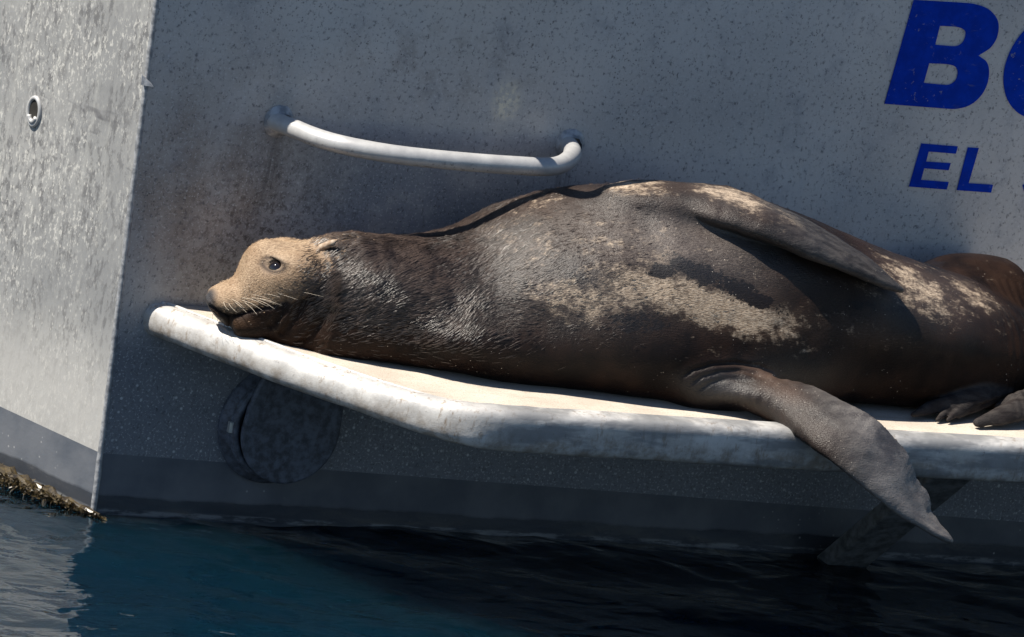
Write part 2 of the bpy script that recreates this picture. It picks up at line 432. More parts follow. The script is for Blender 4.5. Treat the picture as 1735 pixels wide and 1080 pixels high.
# weld seam between deck and tube
seam = [np.array(w) + np.array([0, 0, .0015]) for w in inner]
seam = [(s[0] + random.uniform(-.001, .001), s[1] + random.uniform(-.001, .001), s[2]) for s in seam[2:-2]]
V, F = tube(catmull(seam, 3), .0045, 8)
link('weld_seam', mesh_from('weld_seam', V, F), M_TUBE, plat, True)
# struts under the platform (right one in view)
b0 = at(1440, 945, 0); t0 = atz(1650, 800, .40)
for dx in (0, 1.05):
    A = np.array([b0[0] - .045 + dx, -.01, -.03]); B = np.array([b0[0] - .075 + dx, -.52, .405])
    dv = (B - A) / np.linalg.norm(B - A); sx = np.array([.052, 0, 0]); up = np.cross(dv, [1, 0, 0]) * .02
    V = [A - sx - up, A + sx - up, A + sx + up, A - sx + up, B - sx - up, B + sx - up, B + sx + up, B - sx + up]
    m = mesh_from('strut', V, [(0, 3, 2, 1), (4, 5, 6, 7), (0, 1, 5, 4), (1, 2, 6, 5), (2, 3, 7, 6), (3, 0, 4, 7)])
    link('strut', bevel_mesh(m, .006), M_STRUT, plat)

# ---- exhaust outlet with rubber flap
ec = at(500, 742, -.10)
EX, EZ, ER = float(ec[0]) , float(ec[2]), .112
V, F = [], []
prof = [(.0, ER * 1.16), (-.012, ER * 1.16), (-.02, ER * 1.02), (-.040, ER * 1.0), (-.042, ER * .9), (-.02, ER * .88)]
sg = 48
for (y, r) in prof:
    for k in range(sg):
        a = 2 * math.pi * k / sg; V.append((EX - .005 + r * math.cos(a), y, EZ + r * math.sin(a)))
for j in range(len(prof) - 1):
    for k in range(sg): F.append((j*sg + k, j*sg + (k+1) % sg, (j+1)*sg + (k+1) % sg, (j+1)*sg + k))
F.append(tuple((len(prof)-1)*sg + k for k in range(sg)))
ex = link('exhaust_outlet', mesh_from('exhaust_outlet', V, F), M_RUB, boat, True)
out = []
for a in np.linspace(-math.pi, 0, 40): out.append((EX + .012 + ER * 1.04 * math.cos(a), -.046, EZ + ER * 1.04 * math.sin(a)))
out += [(EX + .012 + ER * 1.02, -.046, EZ + .06), (EX + .012 + ER * .85, -.046, EZ + .16), (EX + .012 - ER * .70, -.046, EZ + .16), (EX + .012 - ER * 1.0, -.046, EZ + .05)]
V, F = slab(out, (0, -.014, 0)); m = mesh_from('rubber_flap', V, F)
link('rubber_flap', bevel_mesh(m, .005, 2), M_RUB, ex)
pc = at(421, 724, -.028)
ang = math.atan2(float(pc[2]) - EZ, float(pc[0]) - EX)
V, F = ring(np.array([EX - .005, -.028, EZ]), ER * 1.005, ER * 1.005, .0035, np.array([1.0, 0, 0]), np.array([0, 0, 1.0]), 48, 8)
link('hose_clamp', mesh_from('hose_clamp', V, F), M_RUB, ex, True)
cx_, cz_ = EX - .005 + ER * 1.02 * math.cos(ang), EZ + ER * 1.02 * math.sin(ang)
V, F = slab([(cx_ - .006, -.036, cz_ - .012), (cx_ + .006, -.036, cz_ - .012), (cx_ + .006, -.036, cz_ + .012), (cx_ - .006, -.036, cz_ + .012)], (0, .012, 0))
link('clamp_buckle', bevel_mesh(mesh_from('clamp_buckle', V, F), .0015), M_STEEL, ex)

# ---- lettering (cut vinyl on the transom)
def glyph(loops, name='letter'):
    cu = bpy.data.curves.new('glyph', 'CURVE'); cu.dimensions = '2D'; cu.fill_mode = 'BOTH'; cu.extrude = .0007
    for L in loops:
        sp = cu.splines.new('POLY'); sp.points.add(len(L) - 1); sp.use_cyclic_u = True
        for q, (x, y) in zip(sp.points, L):
            w = at(1335 + x / 3, y / 3, -.0012); q.co = (w[0], w[2], 0, 1)
    o = bpy.data.objects.new('tmp', cu); COL.objects.link(o)
    bpy.context.view_layer.update()
    me = bpy.data.meshes.new_from_object(o.evaluated_get(bpy.context.evaluated_depsgraph_get()))
    bpy.data.objects.remove(o)
    for v in me.vertices: v.co = Vector((v.co.x, -.0015 - v.co.z, v.co.y))
    me.materials.clear()
    return link(name, me, M_LET, boat)
def rnd(pts, k=5):
    """smooth only the runs marked round: pts = list of (x, y, round?)"""
    out = []; n = len(pts)
    for i, p in enumerate(pts):
        q = pts[(i + 1) % n]
        if len(p) > 2 and len(q) > 2:
            a = pts[i - 1]; b = pts[(i + 2) % n]
            for j in range(k):
                t = j / k
                out.append(tuple(.5 * ((2 * p[c]) + (-a[c] + q[c]) * t + (2*a[c] - 5*p[c] + 4*q[c] - b[c]) * t*t + (-a[c] + 3*p[c] - 3*q[c] + b[c]) * t**3) for c in (0, 1)))
        else: out.append((p[0], p[1]))
    return out
B_out = rnd([(640, 0), (880, 14, 1), (960, 24, 1), (1020, 48, 1), (1060, 92, 1), (1071, 140, 1), (1058, 200, 1), (1022, 250, 1), (968, 283), (1004, 308, 1), (1021, 350, 1), (1016, 415, 1), (986, 480, 1), (932, 530, 1), (868, 552, 1), (790, 552, 1), (490, 528)])
B_h1 = rnd([(772, 132), (850, 136, 1), (892, 150, 1), (903, 172, 1), (892, 210, 1), (865, 232, 1), (830, 235, 1), (748, 228)])
B_h2 = rnd([(718, 322), (800, 326, 1), (848, 338, 1), (863, 368, 1), (852, 408, 1), (822, 430, 1), (785, 431, 1), (690, 422)])
glyph([B_out, B_h1, B_h2])
def oval(cx, cy, a, b, sl): return [(cx - a * math.cos(t) + sl * (-b * math.sin(t)), cy + b * math.sin(t)) for t in np.linspace(0, 2 * math.pi, 56, endpoint=False)]
glyph([oval(1345, 330, 240, 278, .25), oval(1345, 330, 95, 150, .25)])
glyph([[(678, 730), (863, 745), (853, 782), (715, 771), (702, 822), (827, 830), (816, 866), (692, 856), (676, 915), (817, 926), (807, 964), (615, 949)]])
glyph([[(915, 750), (970, 753), (918, 932), (1042, 940), (1032, 980), (858, 967)]])
spine = catmull([(1385, 835, 0), (1360, 800, 0), (1310, 788, 0), (1258, 802, 0), (1250, 840, 0), (1290, 872, 0), (1345, 905, 0), (1345, 955, 0), (1290, 988, 0), (1230, 980, 0), (1212, 935, 0)], 6)[:, :2]
tt = np.gradient(spine, axis=0); tt /= np.linalg.norm(tt, axis=1)[:, None]; nn = np.stack([-tt[:, 1], tt[:, 0]], 1) * 21
glyph([[tuple(q) for q in (spine + nn)] + [tuple(q) for q in (spine - nn)[::-1]]])

# ---- weed growing along the port waterline
def weed():
    V, F = [], []; r = np.random.default_rng(11)
    nout = np.array([-SD[1], SD[0], 0]); 
    pts = [side_pt(s, 0) + nout * (.012 + .02 * min(1, s / .25)) + np.array([0, 0, .004]) for s in np.linspace(-.03, 1.6, 90)]
    V, F = tube(pts, [.006 + .016 * min(1, (i + 1) / 14) * r.uniform(.6, 1.25) for i in range(90)], 12, True, .28)
    for k in range(6500):
        i = int(r.integers(0, 90)); w = min(1, (i + 2) / 14)
        p = pts[i] + nout * r.uniform(-.012, .05) * w + SD * r.uniform(-.012, .012) + np.array([0, 0, r.uniform(-.004, .014) * w])
        d = r.normal(size=3); d[2] *= .35; d /= np.linalg.norm(d); u = np.cross(d, r.normal(size=3)); u /= np.linalg.norm(u)
        L, wd = r.uniform(.005, .016), r.uniform(.0008, .0026); b = len(V)
        V += [p - u * wd, p + u * wd, p + d * L * .5 + u * wd * 1.2 + np.array([0, 0, .002]), p + d * L, p + d * L * .5 - u * wd * 1.2]
        F.append((b, b + 1, b + 2, b + 3, b + 4))
    M = Mat('wet_weed'); n = M.noise(60, 4, .7)
    M.set(Base_Color=M.mix(M.ramp(n, .35, .65), (.016, .011, .006), (.070, .050, .020)), Roughness=.3)
    o = link('weed', mesh_from('weed', V, F), M.m, boat); o['kind'] = 'stuff'
weed()

# ------------------------------------------------------------------ water
def make_water():
    def axis(lo, hi, step, far):
        a = np.arange(lo, hi + step / 2, step)
        g = step; x = hi; r = []
        while x < far: g *= 1.22; x += g; r.append(x)
        g = step; x = lo; l = []
        while x > -far: g *= 1.22; x -= g; l.append(x)
        return np.array(l[::-1] + list(a) + r)
    X = axis(-1.2, 3.2, .018, 2500); Y = axis(-2.2, .8, .014, 2500)
    gx, gy = np.meshgrid(X, Y, indexing='ij')
    z = np.zeros_like(gx); r = np.random.default_rng(3)
    for i in range(34):
        lam = .07 * (1.16 ** r.uniform(0, 16)); a = r.normal(1.5, .55)   # crests run mostly along the stern
        k = 2 * math.pi / lam
        z += .0009 * lam / .3 * np.sin(k * (math.cos(a) * gx + math.sin(a) * gy) + r.uniform(0, 6.28))
    fall = np.exp(-(np.maximum(np.abs(gx - 1), 2.2) - 2.2) / 3) * np.exp(-(np.maximum(np.abs(gy + .7), 1.6) - 1.6) / 3)
    z = z * fall
    n, m = gx.shape; idx = np.arange(n * m).reshape(n, m)
    V = np.stack([gx, gy, z], -1).reshape(-1, 3)
    F = np.stack([idx[:-1, :-1], idx[1:, :-1], idx[1:, 1:], idx[:-1, 1:]], -1).reshape(-1, 4)
    me = bpy.data.meshes.new('water'); me.from_pydata(V.tolist(), [], F.tolist()); me.update()
    M = Mat('harbour_water')
    M.set(Base_Color=(.0013, .0095, .0195), Roughness=.02, IOR=1.33, Subsurface_Weight=1.0, Subsurface_Radius=(.25, .7, 1.0), Subsurface_Scale=4.0)
    h = M.math('ADD', M.noise(1, 1.5, .45, M.map((7, 10, 1), (0, 0, .2)), .6), M.math('MULTIPLY', M.noise(1, 2, .5, M.map((34, 48, 1), (0, 0, -.2))), .10))
    M.bump(h, .60, .02)
    o = link('water', me, M.m, None, True); o['kind'] = 'structure'
make_water()

# ------------------------------------------------------------------ sea lion
def smin(a, b, k):
    h = np.clip(.5 + .5 * (b - a) / k, 0, 1); return b + (a - b) * h - k * h * (1 - h)

def smooth_table(X, cols, n=500, sig=0.0):
    """dense resampling of station tables over X, softened by sig metres"""
    xs = np.linspace(X[0], X[-1], n); out = []
    for c in cols:
        v = np.interp(xs, X, c)
        if sig > 0:
            k = max(1, int(3 * sig / (xs[1] - xs[0]))); ker = np.exp(-.5 * (np.arange(-k, k + 1) * (xs[1] - xs[0]) / sig) ** 2); ker /= ker.sum()
            pad = np.concatenate([2 * v[0] - v[k:0:-1], v, 2 * v[-1] - v[-2:-k-2:-1]])
            v = np.convolve(pad, ker, 'valid')
        out.append(v)
    return xs, out

def loft_dist(X, Y, Z, tab, e=2.0):
    xs, (zt, zb, w, yc) = tab
    a = np.interp(X, xs, zt); b = np.interp(X, xs, zb); w = np.maximum(np.interp(X, xs, w), .002); c = np.interp(X, xs, yc)
    h = np.maximum((a - b) * .5, .002); m = (a + b) * .5
    u = (Y - c) / w; v = (Z - m) / h
    if e > 2.0:
        pe = np.where(v < 0, 2 + (e - 2) * np.clip(-v * 2.5, 0, 1), 2.0)
        q = (np.abs(u) ** pe + np.abs(v) ** pe) ** (1 / pe) + 1e-6
    else: q = np.sqrt(u * u + v * v) + 1e-6
    g = np.sqrt((u / w) ** 2 + (v / h) ** 2) / q
    d = (q - 1) / np.maximum(g, 1e-3)
    over = np.maximum(xs[0] - X, X - xs[-1])
    return np.where(over > 0, np.sqrt(np.maximum(d, 0) ** 2 + over ** 2) + .001, d)

# ---- trunk stations: photo column, back line, belly line, lateral centre, half width
body_st = [(530, 412, 610, -.235, .108), (570, 404, 614, -.25, .130), (620, 401, 617, -.275, .152), (670, 401, 621, -.30, .168), (720, 398, 626, -.318, .182),
           (770, 386, 631, -.332, .205), (820, 362, 636, -.345, .228), (870, 338, 641, -.352, .245), (920, 321, 646, -.356, .258), (980, 311, 652, -.36, .268),
           (1060, 307, 660, -.362, .275), (1140, 309, 667, -.362, .278), (1220, 318, 674, -.362, .276), (1300, 338, 680, -.362, .272), (1380, 372, 686, -.36, .265),
           (1460, 404, 692, -.36, .256), (1540, 432, 699, -.36, .246), (1620, 458, 706, -.355, .232), (1690, 492, 708, -.35, .208), (1745, 526, 704, -.345, .178),
           (1790, 565, 694, -.34, .135), (1815, 600, 680, -.335, .085), (1825, 625, 660, -.335, .03)]
bx, bt, bb, bw, by = [], [], [], [], []
BSH = .075                                            # the trunk lies this much nearer the transom than the station list says
def pix(p):
    q = np.asarray(p) - CAM; k = DIST / (q @ FW); return 867.5 + (q @ IR) * k * SC, 540 - (q @ IU) * k * SC
for px, t, b, yc, w in body_st:
    f_ = min(1, max(0, (px - 560) / 200)); yc = yc + BSH * f_; w = w * (1 - .10 * f_)
    rz = .1; zb = ZD - .004
    if px > 1700: zb += (px - 1700) / 800 * .55
    c = at(px, (t + b) / 2, yc); x = c[0]
    for _ in range(30):
        zc = zb + rz; pc_ = pix((x, yc, zc)); x += (px - pc_[0]) / 700
        ext = math.sqrt((.258 * w) ** 2 + (.967 * rz) ** 2) * SC * 1.01
        rz = max(rz + ((pc_[1] - ext) - t) / SC * .45, .004)
    bx.append(x); bt.append(zb + 2 * rz); bb.append(zb); bw.append(w); by.append(yc)
TAB_BODY = smooth_table(np.array(bx), [np.array(v) for v in (bt, bb, bw, by)], 500, .022)

# ---- head in its own frame: X towards the nose, Y towards the viewer's side, Z up
HY = math.radians(17)
HF = np.array([-math.cos(HY), math.sin(HY), 0]); HL = np.array([-math.sin(HY), -math.cos(HY), 0])
H0 = at(470, 500, -.195)
def head_xz(px, py, lat=0.0):
    d = ray(px, py); o = H0 + HL * lat
    p = CAM + d * (((o - CAM) @ HL) / (d @ HL)); q = p - H0
    return q @ HF, q[2]
top_px = [(349, 507), (350, 501), (355, 494), (364, 488), (378, 481), (392, 474), (401, 469), (407, 461), (409, 450), (411, 440), (416, 429), (425, 419), (437, 411), (451, 407), (466, 407), (482, 410), (505, 413), (535, 412), (565, 405), (600, 404), (640, 420), (665, 455)]
bot_px = [(349, 508), (350, 513), (353, 519), (358, 528), (366, 538), (376, 547), (388, 554), (402, 560), (420, 568), (438, 578), (458, 589), (482, 599), (520, 606), (560, 611), (600, 612), (640, 600), (665, 560)]
wid_px = [(349, .004), (351, .020), (355, .030), (362, .037), (374, .044), (388, .049), (400, .054), (410, .062), (425, .072), (442, .081), (462, .088), (490, .096), (520, .104), (560, .112), (600, .112), (640, .095), (665, .05)]
tp = np.array([head_xz(*p) for p in top_px]); bp = np.array([head_xz(*p) for p in bot_px]); wp = np.array([(head_xz(p, 505)[0], w) for p, w in wid_px])
def mono(a):
    a = a[::-1]; x = np.maximum.accumulate(a[:, 0] + np.arange(len(a)) * 1e-7); return x, a[:, 1]
x0 = max(tp[-1][0], bp[-1][0]) + .002; x1 = min(tp[0][0], bp[0][0])
hx = np.linspace(x0, x1, 400)
ht = np.interp(hx, *mono(tp)); hb = np.interp(hx, *mono(bp)); hw = np.interp(hx, *mono(wp))
TAB_HEAD = smooth_table(hx, [ht, hb, hw, np.zeros_like(hx)], 500, .0035)

def to_head(X, Y, Z):
    a, b = X - H0[0], Y - H0[1]
    return a * HF[0] + b * HF[1], a * HL[0] + b * HL[1], Z - H0[2]

def ellipsoid(X, Y, Z, c, r):
    u, v, w = (X - c[0]) / r[0], (Y - c[1]) / r[1], (Z - c[2]) / r[2]
    q = np.sqrt(u*u + v*v + w*w) + 1e-6
    g = np.sqrt((u / r[0]) ** 2 + (v / r[1]) ** 2 + (w / r[2]) ** 2) / q
    return (q - 1) / np.maximum(g, 1e-3)

def polydist(X, Z, pts):
    """2-D distance to a polyline and the parameter along it"""
    best = np.full(X.shape, 9.0, X.dtype); par = np.zeros_like(best); n = len(pts) - 1
    for i in range(n):
        ax, az = pts[i]; dx, dz = pts[i+1][0] - ax, pts[i+1][1] - az
        t = np.clip(((X - ax) * dx + (Z - az) * dz) / (dx*dx + dz*dz), 0, 1)
        d = np.hypot(X - ax - t * dx, Z - az - t * dz); m = d < best
        best = np.where(m, d, best); par = np.where(m, (i + t) / n, par)
    return best, par

def head_dist(X, Y, Z):
    x, y, z = to_head(X, Y, Z)
    d = loft_dist(x, y, z, TAB_HEAD)
    ay = np.abs(y)
    # whisker pads, brow, cheek, lower lip on both sides
    for (px, py, lat, r, k) in ((394, 513, .030, (.038, .026, .024), .016), (364, 511, .013, (.016, .016, .018), .012),
                                (425, 548, .028, (.050, .040, .034), .014), (500, 470, .066, (.06, .036, .05), .03)):
        cx, cz = head_xz(px, py, lat)
        d = smin(d, ellipsoid(x, ay, z, (cx, lat, cz), r), k)
    near = np.clip(ay / .02, 0, 1)
    # mouth line and chin cleft
    ml = [head_xz(*p, .045) for p in ((360, 523), (372, 530), (388, 536), (406, 533), (424, 524), (442, 517), (462, 512), (480, 507))]
    g, t = polydist(x, z, ml); d = d + near * .007 * np.exp(-(g / .0040) ** 2) * np.clip((1 - t) * 3, 0, 1)
    cl_ = [head_xz(*p, .03) for p in ((388, 536), (390, 548), (393, 562))]
    g, t = polydist(x, z, cl_); d = d + .007 * np.exp(-(g / .0045) ** 2)
    # nostril slit
    ns = [head_xz(*p, .02) for p in ((352, 499), (356, 507), (361, 513))]
    g, t = polydist(x, z, ns); d = d + .005 * np.exp(-(g / .0030) ** 2) * (ay > .004)
    # hollow round the eye
    ex_, ez_ = head_xz(463, 449, .07)
    g = np.hypot((x - ex_) / 1.35, z - ez_)
    d = d + near * (.006 * np.exp(-(g / .016) ** 2))
    # neck folds behind the jaw
    for pts, a_, w_ in (([(486, 508), (478, 535), (462, 560)], .008, .007), ([(512, 512), (500, 540), (480, 572)], .008, .007), ([(556, 528), (540, 552), (515, 585)], .010, .009),
                        ([(602, 532), (580, 560), (552, 590)], .007, .010), ([(640, 540), (622, 566), (600, 592)], .005, .010)):
        L = [head_xz(*p, .10) for p in pts]
        g, t = polydist(x, z, L); d = d + np.clip(y / .03, 0, 1) * a_ * np.exp(-(g / w_) ** 2)
    return d

def loft_body(X, Y, Z):
    d = loft_dist(X, Y, Z, TAB_BODY, 4.5)
    return d

def strip_dist(X, Y, Z, st, ridges=0.0, nr=4, rag_=0.0):
    """flat tapering limb: st = list of (leading point, trailing point, half thickness)"""
    best = np.full(X.shape, 9.0, np.float32)
    C = [(np.array(a) + np.array(b)) / 2 for a, b, _ in st]; S = [(np.array(b) - np.array(a)) / 2 for a, b, _ in st]; H = [h for *_, h in st]
    for i in range(len(st) - 1):
        T = C[i+1] - C[i]; Sm = (S[i] + S[i+1]) / 2
        N = np.cross(T, Sm); N /= np.linalg.norm(N)
        dx, dy, dz = X - C[i][0], Y - C[i][1], Z - C[i][2]
        TT, TS, SS = T @ T, T @ Sm, Sm @ Sm
        dT = dx * T[0] + dy * T[1] + dz * T[2]; dS = dx * Sm[0] + dy * Sm[1] + dz * Sm[2]
        det = TT * SS - TS * TS
        t = np.clip((dT * SS - dS * TS) / det, 0, 1)
        sx, sy, sz = [S[i][c] + (S[i+1][c] - S[i][c]) * t for c in range(3)]
        rx, ry, rz = dx - t * T[0], dy - t * T[1], dz - t * T[2]
        w2 = sx*sx + sy*sy + sz*sz
        s = (rx * sx + ry * sy + rz * sz) / w2
        b = rx * N[0] + ry * N[1] + rz * N[2]
        r2 = rx*rx + ry*ry + rz*rz; e2 = np.maximum(r2 - s*s*w2 - b*b, 0)
        h = H[i] + (H[i+1] - H[i]) * t
        if rag_:
            gt = (i + t) / len(st); s = np.where(s > 0, s * (1 + rag_ * np.clip(gt * 2.2 - .9, 0, 1) * (.5 + .3 * np.sin(gt * 46) + .3 * np.sin(gt * 83 + 1) + .2 * np.sin(gt * 131))), s)
        sc_ = np.clip(s, -1, 1); hh = h * (1 - .42 * sc_)
        if ridges: hh = hh * (1 + ridges * np.sin((sc_ + 1) * math.pi * nr) * np.clip((i + t) / len(st) * 1.6 - .3, 0, 1))
        q = np.sqrt(s*s + (b / hh) ** 2 + e2 / (h * h))
        best = np.minimum(best, (q - 1) * h)
    return best

def fl(lead, trail, h):
    return (lead, trail, h)
# lower fore flipper: out of the chest, over the rim tube and down towards the water
def P3(px, py, y): return at(px, py, y)
low_fl = [fl(P3(1175, 668, -.52), P3(1185, 626, -.53), .046), fl(P3(1228, 684, -.57), P3(1250, 622, -.56), .046), fl(P3(1285, 702, -.63), P3(1315, 640, -.59), .042),
          fl(P3(1335, 724, -.70), P3(1378, 655, -.625), .035), fl(P3(1378, 758, -.785), P3(1432, 683, -.70), .028), fl(P3(1420, 792, -.830), P3(1482, 708, -.752), .023),
          fl(P3(1462, 826, -.850), P3(1514, 738, -.772), .020), fl(P3(1488, 846, -.858), P3(1541, 772, -.785), .018), fl(P3(1512, 864, -.862), P3(1552, 806, -.792), .016), fl(P3(1536, 881, -.866), P3(1578, 842, -.80), .014),
          fl(P3(1556, 893, -.868), P3(1578, 862, -.81), .0125), fl(P3(1580, 907, -.868), P3(1592, 884, -.825), .011), fl(P3(1600, 916, -.866), P3(1606, 902, -.84), .009), fl(P3(1610, 920, -.862), P3(1614, 914, -.85), .006)]
def dense(st, n=4):
    A_ = catmull([a for a, b, h in st], n); B_ = catmull([b for a, b, h in st], n); H_ = catmull([(h, 0, 0) for a, b, h in st], n)[:, 0]
    return [(a, b, max(h, .003)) for a, b, h in zip(A_, B_, H_)]
# upper fore flipper folded back along the flank
def trunk_hit(px, py, off):
    d = ray(px, py); s = 18.6; best = (9, s)
    while s < 22:
        p = CAM + d * s; v = float(loft_body(*[np.array([c]) for c in p])[0])
        if v < best[0]: best = (v, s)
        if v < 0: break
        s += max(.002, min(v * .5, .05))
    return CAM + d * (best[1] - off)
up_fl = [fl(trunk_hit(a, b, o1), trunk_hit(c, d, o2), h) for a, b, o1, c, d, o2, h in (
    (1085, 345, .01, 1100, 318, .00, .026), (1145, 354, .03, 1160, 316, .01, .036), (1210, 372, .05, 1235, 320, .02, .038), (1280, 394, .065, 1305, 347, .03, .033),
    (1345, 420, .070, 1370, 377, .035, .027), (1405, 446, .070, 1430, 412, .035, .021), (1455, 467, .065, 1475, 442, .035, .016), (1500, 486, .055, 1510, 471, .04, .011), (1527, 495, .05, 1530, 489, .045, .006))]
low_fl, up_fl = dense(low_fl, 3), dense(up_fl, 2)
low_fl = [(a, b, h * (1 - .32 * min(1, max(0, (i - 7) / 10)))) for i, (a, b, h) in enumerate(low_fl)]
up_fl = [(a, b, h * .80) for a, b, h in up_fl]
# hind flippers turned forward under the rump; each digit is its own lobe
def D3(px, py, lift): return atz(px, py, ZD + lift)
def digit(pts, w, h):
    out = []
    for i, (p, ww, hh) in enumerate(zip(pts, w, h)):
        t = np.array(pts[min(i+1, len(pts)-1)]) - np.array(pts[max(i-1, 0)])
        s = np.cross(t, [0, -.55, .83]); s /= np.linalg.norm(s)
        out.append((np.array(p) - s * ww, np.array(p) + s * ww, hh))
    return out
DIG = []
DIG.append(digit([D3(1547, 704, .012), D3(1575, 692, .022), D3(1610, 684, .035), D3(1660, 668, .055), D3(1725, 640, .08), D3(1790, 610, .10)], [.006, .016, .019, .022, .03, .035], [.005, .010, .012, .014, .018, .03]))
DIG.append(digit([D3(1588, 712, .008), D3(1602, 700, .018), D3(1622, 686, .03), D3(1665, 668, .05)], [.004, .010, .012, .014], [.004, .008, .010, .012]))
DIG.append(digit([D3(1606, 712, .010), D3(1622, 700, .02), D3(1645, 684, .036), D3(1690, 660, .06)], [.004, .010, .013, .016], [.004, .009, .011, .013]))
DIG.append(digit([D3(1624, 708, .012), D3(1642, 694, .024), D3(1665, 678, .04), D3(1705, 655, .065)], [.004, .010, .013, .016], [.004, .009, .011, .014]))
DIG.append(digit([D3(1640, 700, .018), D3(1662, 684, .034), D3(1690, 664, .055), D3(1740, 640, .08), D3(1800, 625, .09)], [.004, .014, .018, .024, .03], [.004, .011, .015, .02, .03]))
DIG.append(digit([D3(1655, 718, .012), D3(1690, 708, .022), D3(1740, 690, .04), D3(1800, 672, .05)], [.010, .02, .028, .035], [.006, .012, .018, .03]))
DIG.append(digit([D3(1690, 690, .03), D3(1720, 678, .05), D3(1760, 664, .07), D3(1815, 650, .08)], [.006, .016, .022, .03], [.005, .012, .016, .03]))

VOX = .0035
BMIN = np.array([-.06, -.92, .10]); BMAX = np.array([2.05, -.015, .98])
def build_field():
    n = np.ceil((BMAX - BMIN) / VOX).astype(int) + 1
    ax = [(BMIN[i] + VOX * np.arange(n[i])).astype(np.float32) for i in range(3)]
    f = np.full(tuple(n), .3, np.float32)
    def sub(lo, hi, fn, k, mode='smin', chunk=40):
        i0 = [max(0, int((lo[c] - BMIN[c]) / VOX)) for c in range(3)]; i1 = [min(n[c], int((hi[c] - BMIN[c]) / VOX) + 2) for c in range(3)]
        for a in range(i0[0], i1[0], chunk):
            b = min(a + chunk, i1[0]); sl = (slice(a, b), slice(i0[1], i1[1]), slice(i0[2], i1[2]))
            X, Y, Z = ax[0][a:b][:, None, None], ax[1][sl[1]][None, :, None], ax[2][sl[2]][None, None, :]
            X, Y, Z = np.broadcast_arrays(X, Y, Z)
            d = fn(X, Y, Z).astype(np.float32)
            f[sl] = np.minimum(f[sl], d) if k == 0 else (smin(f[sl], d, k) if mode == 'smin' else np.maximum(f[sl], -d))
    sub((bx[0] - .05, -.70, ZD - .05), (bx[-1] + .08, -.015, .97), loft_body, 0)
    sub((-.06, -.50, ZD - .08), (.47, -.08, .80), head_dist, .035)
    # far hip against the transom
    hc = at(1668, 492, -.13)
    sub(hc - .32, hc + .32, lambda X, Y, Z: ellipsoid(X, Y, Z, hc, (.19, .12, .075)), .05)
    # shoulders under both fore flippers
    c1 = P3(1212, 652, -.535)
    sub(c1 - .2, c1 + .2, lambda X, Y, Z: ellipsoid(X, Y, Z, c1, (.105, .050, .052)), .016)
    c3 = trunk_hit(1190, 596, -.06)
    sub(c3 - .4, c3 + .4, lambda X, Y, Z: ellipsoid(X, Y, Z, c3, (.30, .080, .085)), .09)
    c4 = trunk_hit(900, 585, -.07)
    sub(c4 - .4, c4 + .4, lambda X, Y, Z: ellipsoid(X, Y, Z, c4, (.26, .085, .07)), .05)
    c2 = trunk_hit(1120, 338, -.01)
    sub(c2 - .22, c2 + .22, lambda X, Y, Z: ellipsoid(X, Y, Z, c2, (.13, .07, .03)), .05)
    def box(st, pad=.06):
        q = np.array([p for a, b, _ in st for p in (a, b)]); return q.min(0) - pad, q.max(0) + pad
    sub(*box(low_fl), lambda X, Y, Z: strip_dist(X, Y, Z, low_fl, .20, 2.5, .16), .022)
    sub(*box(up_fl), lambda X, Y, Z: strip_dist(X, Y, Z, up_fl, .10, 3), .010)
    for st in DIG: sub(*box(st, .04), lambda X, Y, Z: strip_dist(X, Y, Z, st), .004)
    return f, ax

def surface_nets(f):
    ins = f < 0
    c = np.zeros(tuple(s - 1 for s in f.shape), np.uint8)
    for i in (0, 1):
        for j in (0, 1):
            for k in (0, 1): c += ins[i:f.shape[0]-1+i, j:f.shape[1]-1+j, k:f.shape[2]-1+k]
    act = np.argwhere((c > 0) & (c < 8)); del c
    idx = np.full(tuple(s - 1 for s in f.shape), -1, np.int32); idx[tuple(act.T)] = np.arange(len(act))
    acc = np.zeros((len(act), 3)); cnt = np.zeros(len(act))
    cs = [(i, j, k) for i in (0, 1) for j in (0, 1) for k in (0, 1)]
    val = {q: f[act[:, 0] + q[0], act[:, 1] + q[1], act[:, 2] + q[2]].astype(float) for q in cs}
    for a in cs:
        for ax_ in range(3):
            if a[ax_]: continue
            b = list(a); b[ax_] = 1; b = tuple(b)
            va, vb = val[a], val[b]; m = (va < 0) != (vb < 0)
            t = np.where(m, va / np.where(m, va - vb, 1), 0)
            p = np.tile(np.array(a, float), (len(act), 1)); p[:, ax_] += t
            acc[m] += p[m]; cnt[m] += 1
    V = act + acc / cnt[:, None]
    F = []
    for ax_ in range(3):
        s0 = [slice(None)] * 3; s1 = [slice(None)] * 3; s0[ax_] = slice(0, -1); s1[ax_] = slice(1, None)
        e = np.argwhere(ins[tuple(s0)] != ins[tuple(s1)])
        u, v = (ax_ + 1) % 3, (ax_ + 2) % 3
        e = e[(e[:, u] > 0) & (e[:, v] > 0) & (e[:, u] < f.shape[u] - 1) & (e[:, v] < f.shape[v] - 1)]
        def cell(du, dv):
            q = e.copy(); q[:, u] += du; q[:, v] += dv; return idx[tuple(q.T)]
        quad = np.stack([cell(-1, -1), cell(0, -1), cell(0, 0), cell(-1, 0)], 1)
        flip = ~ins[tuple(e.T)]
        quad[flip] = quad[flip][:, ::-1]
        F.append(quad)
    return V, np.concatenate(F)

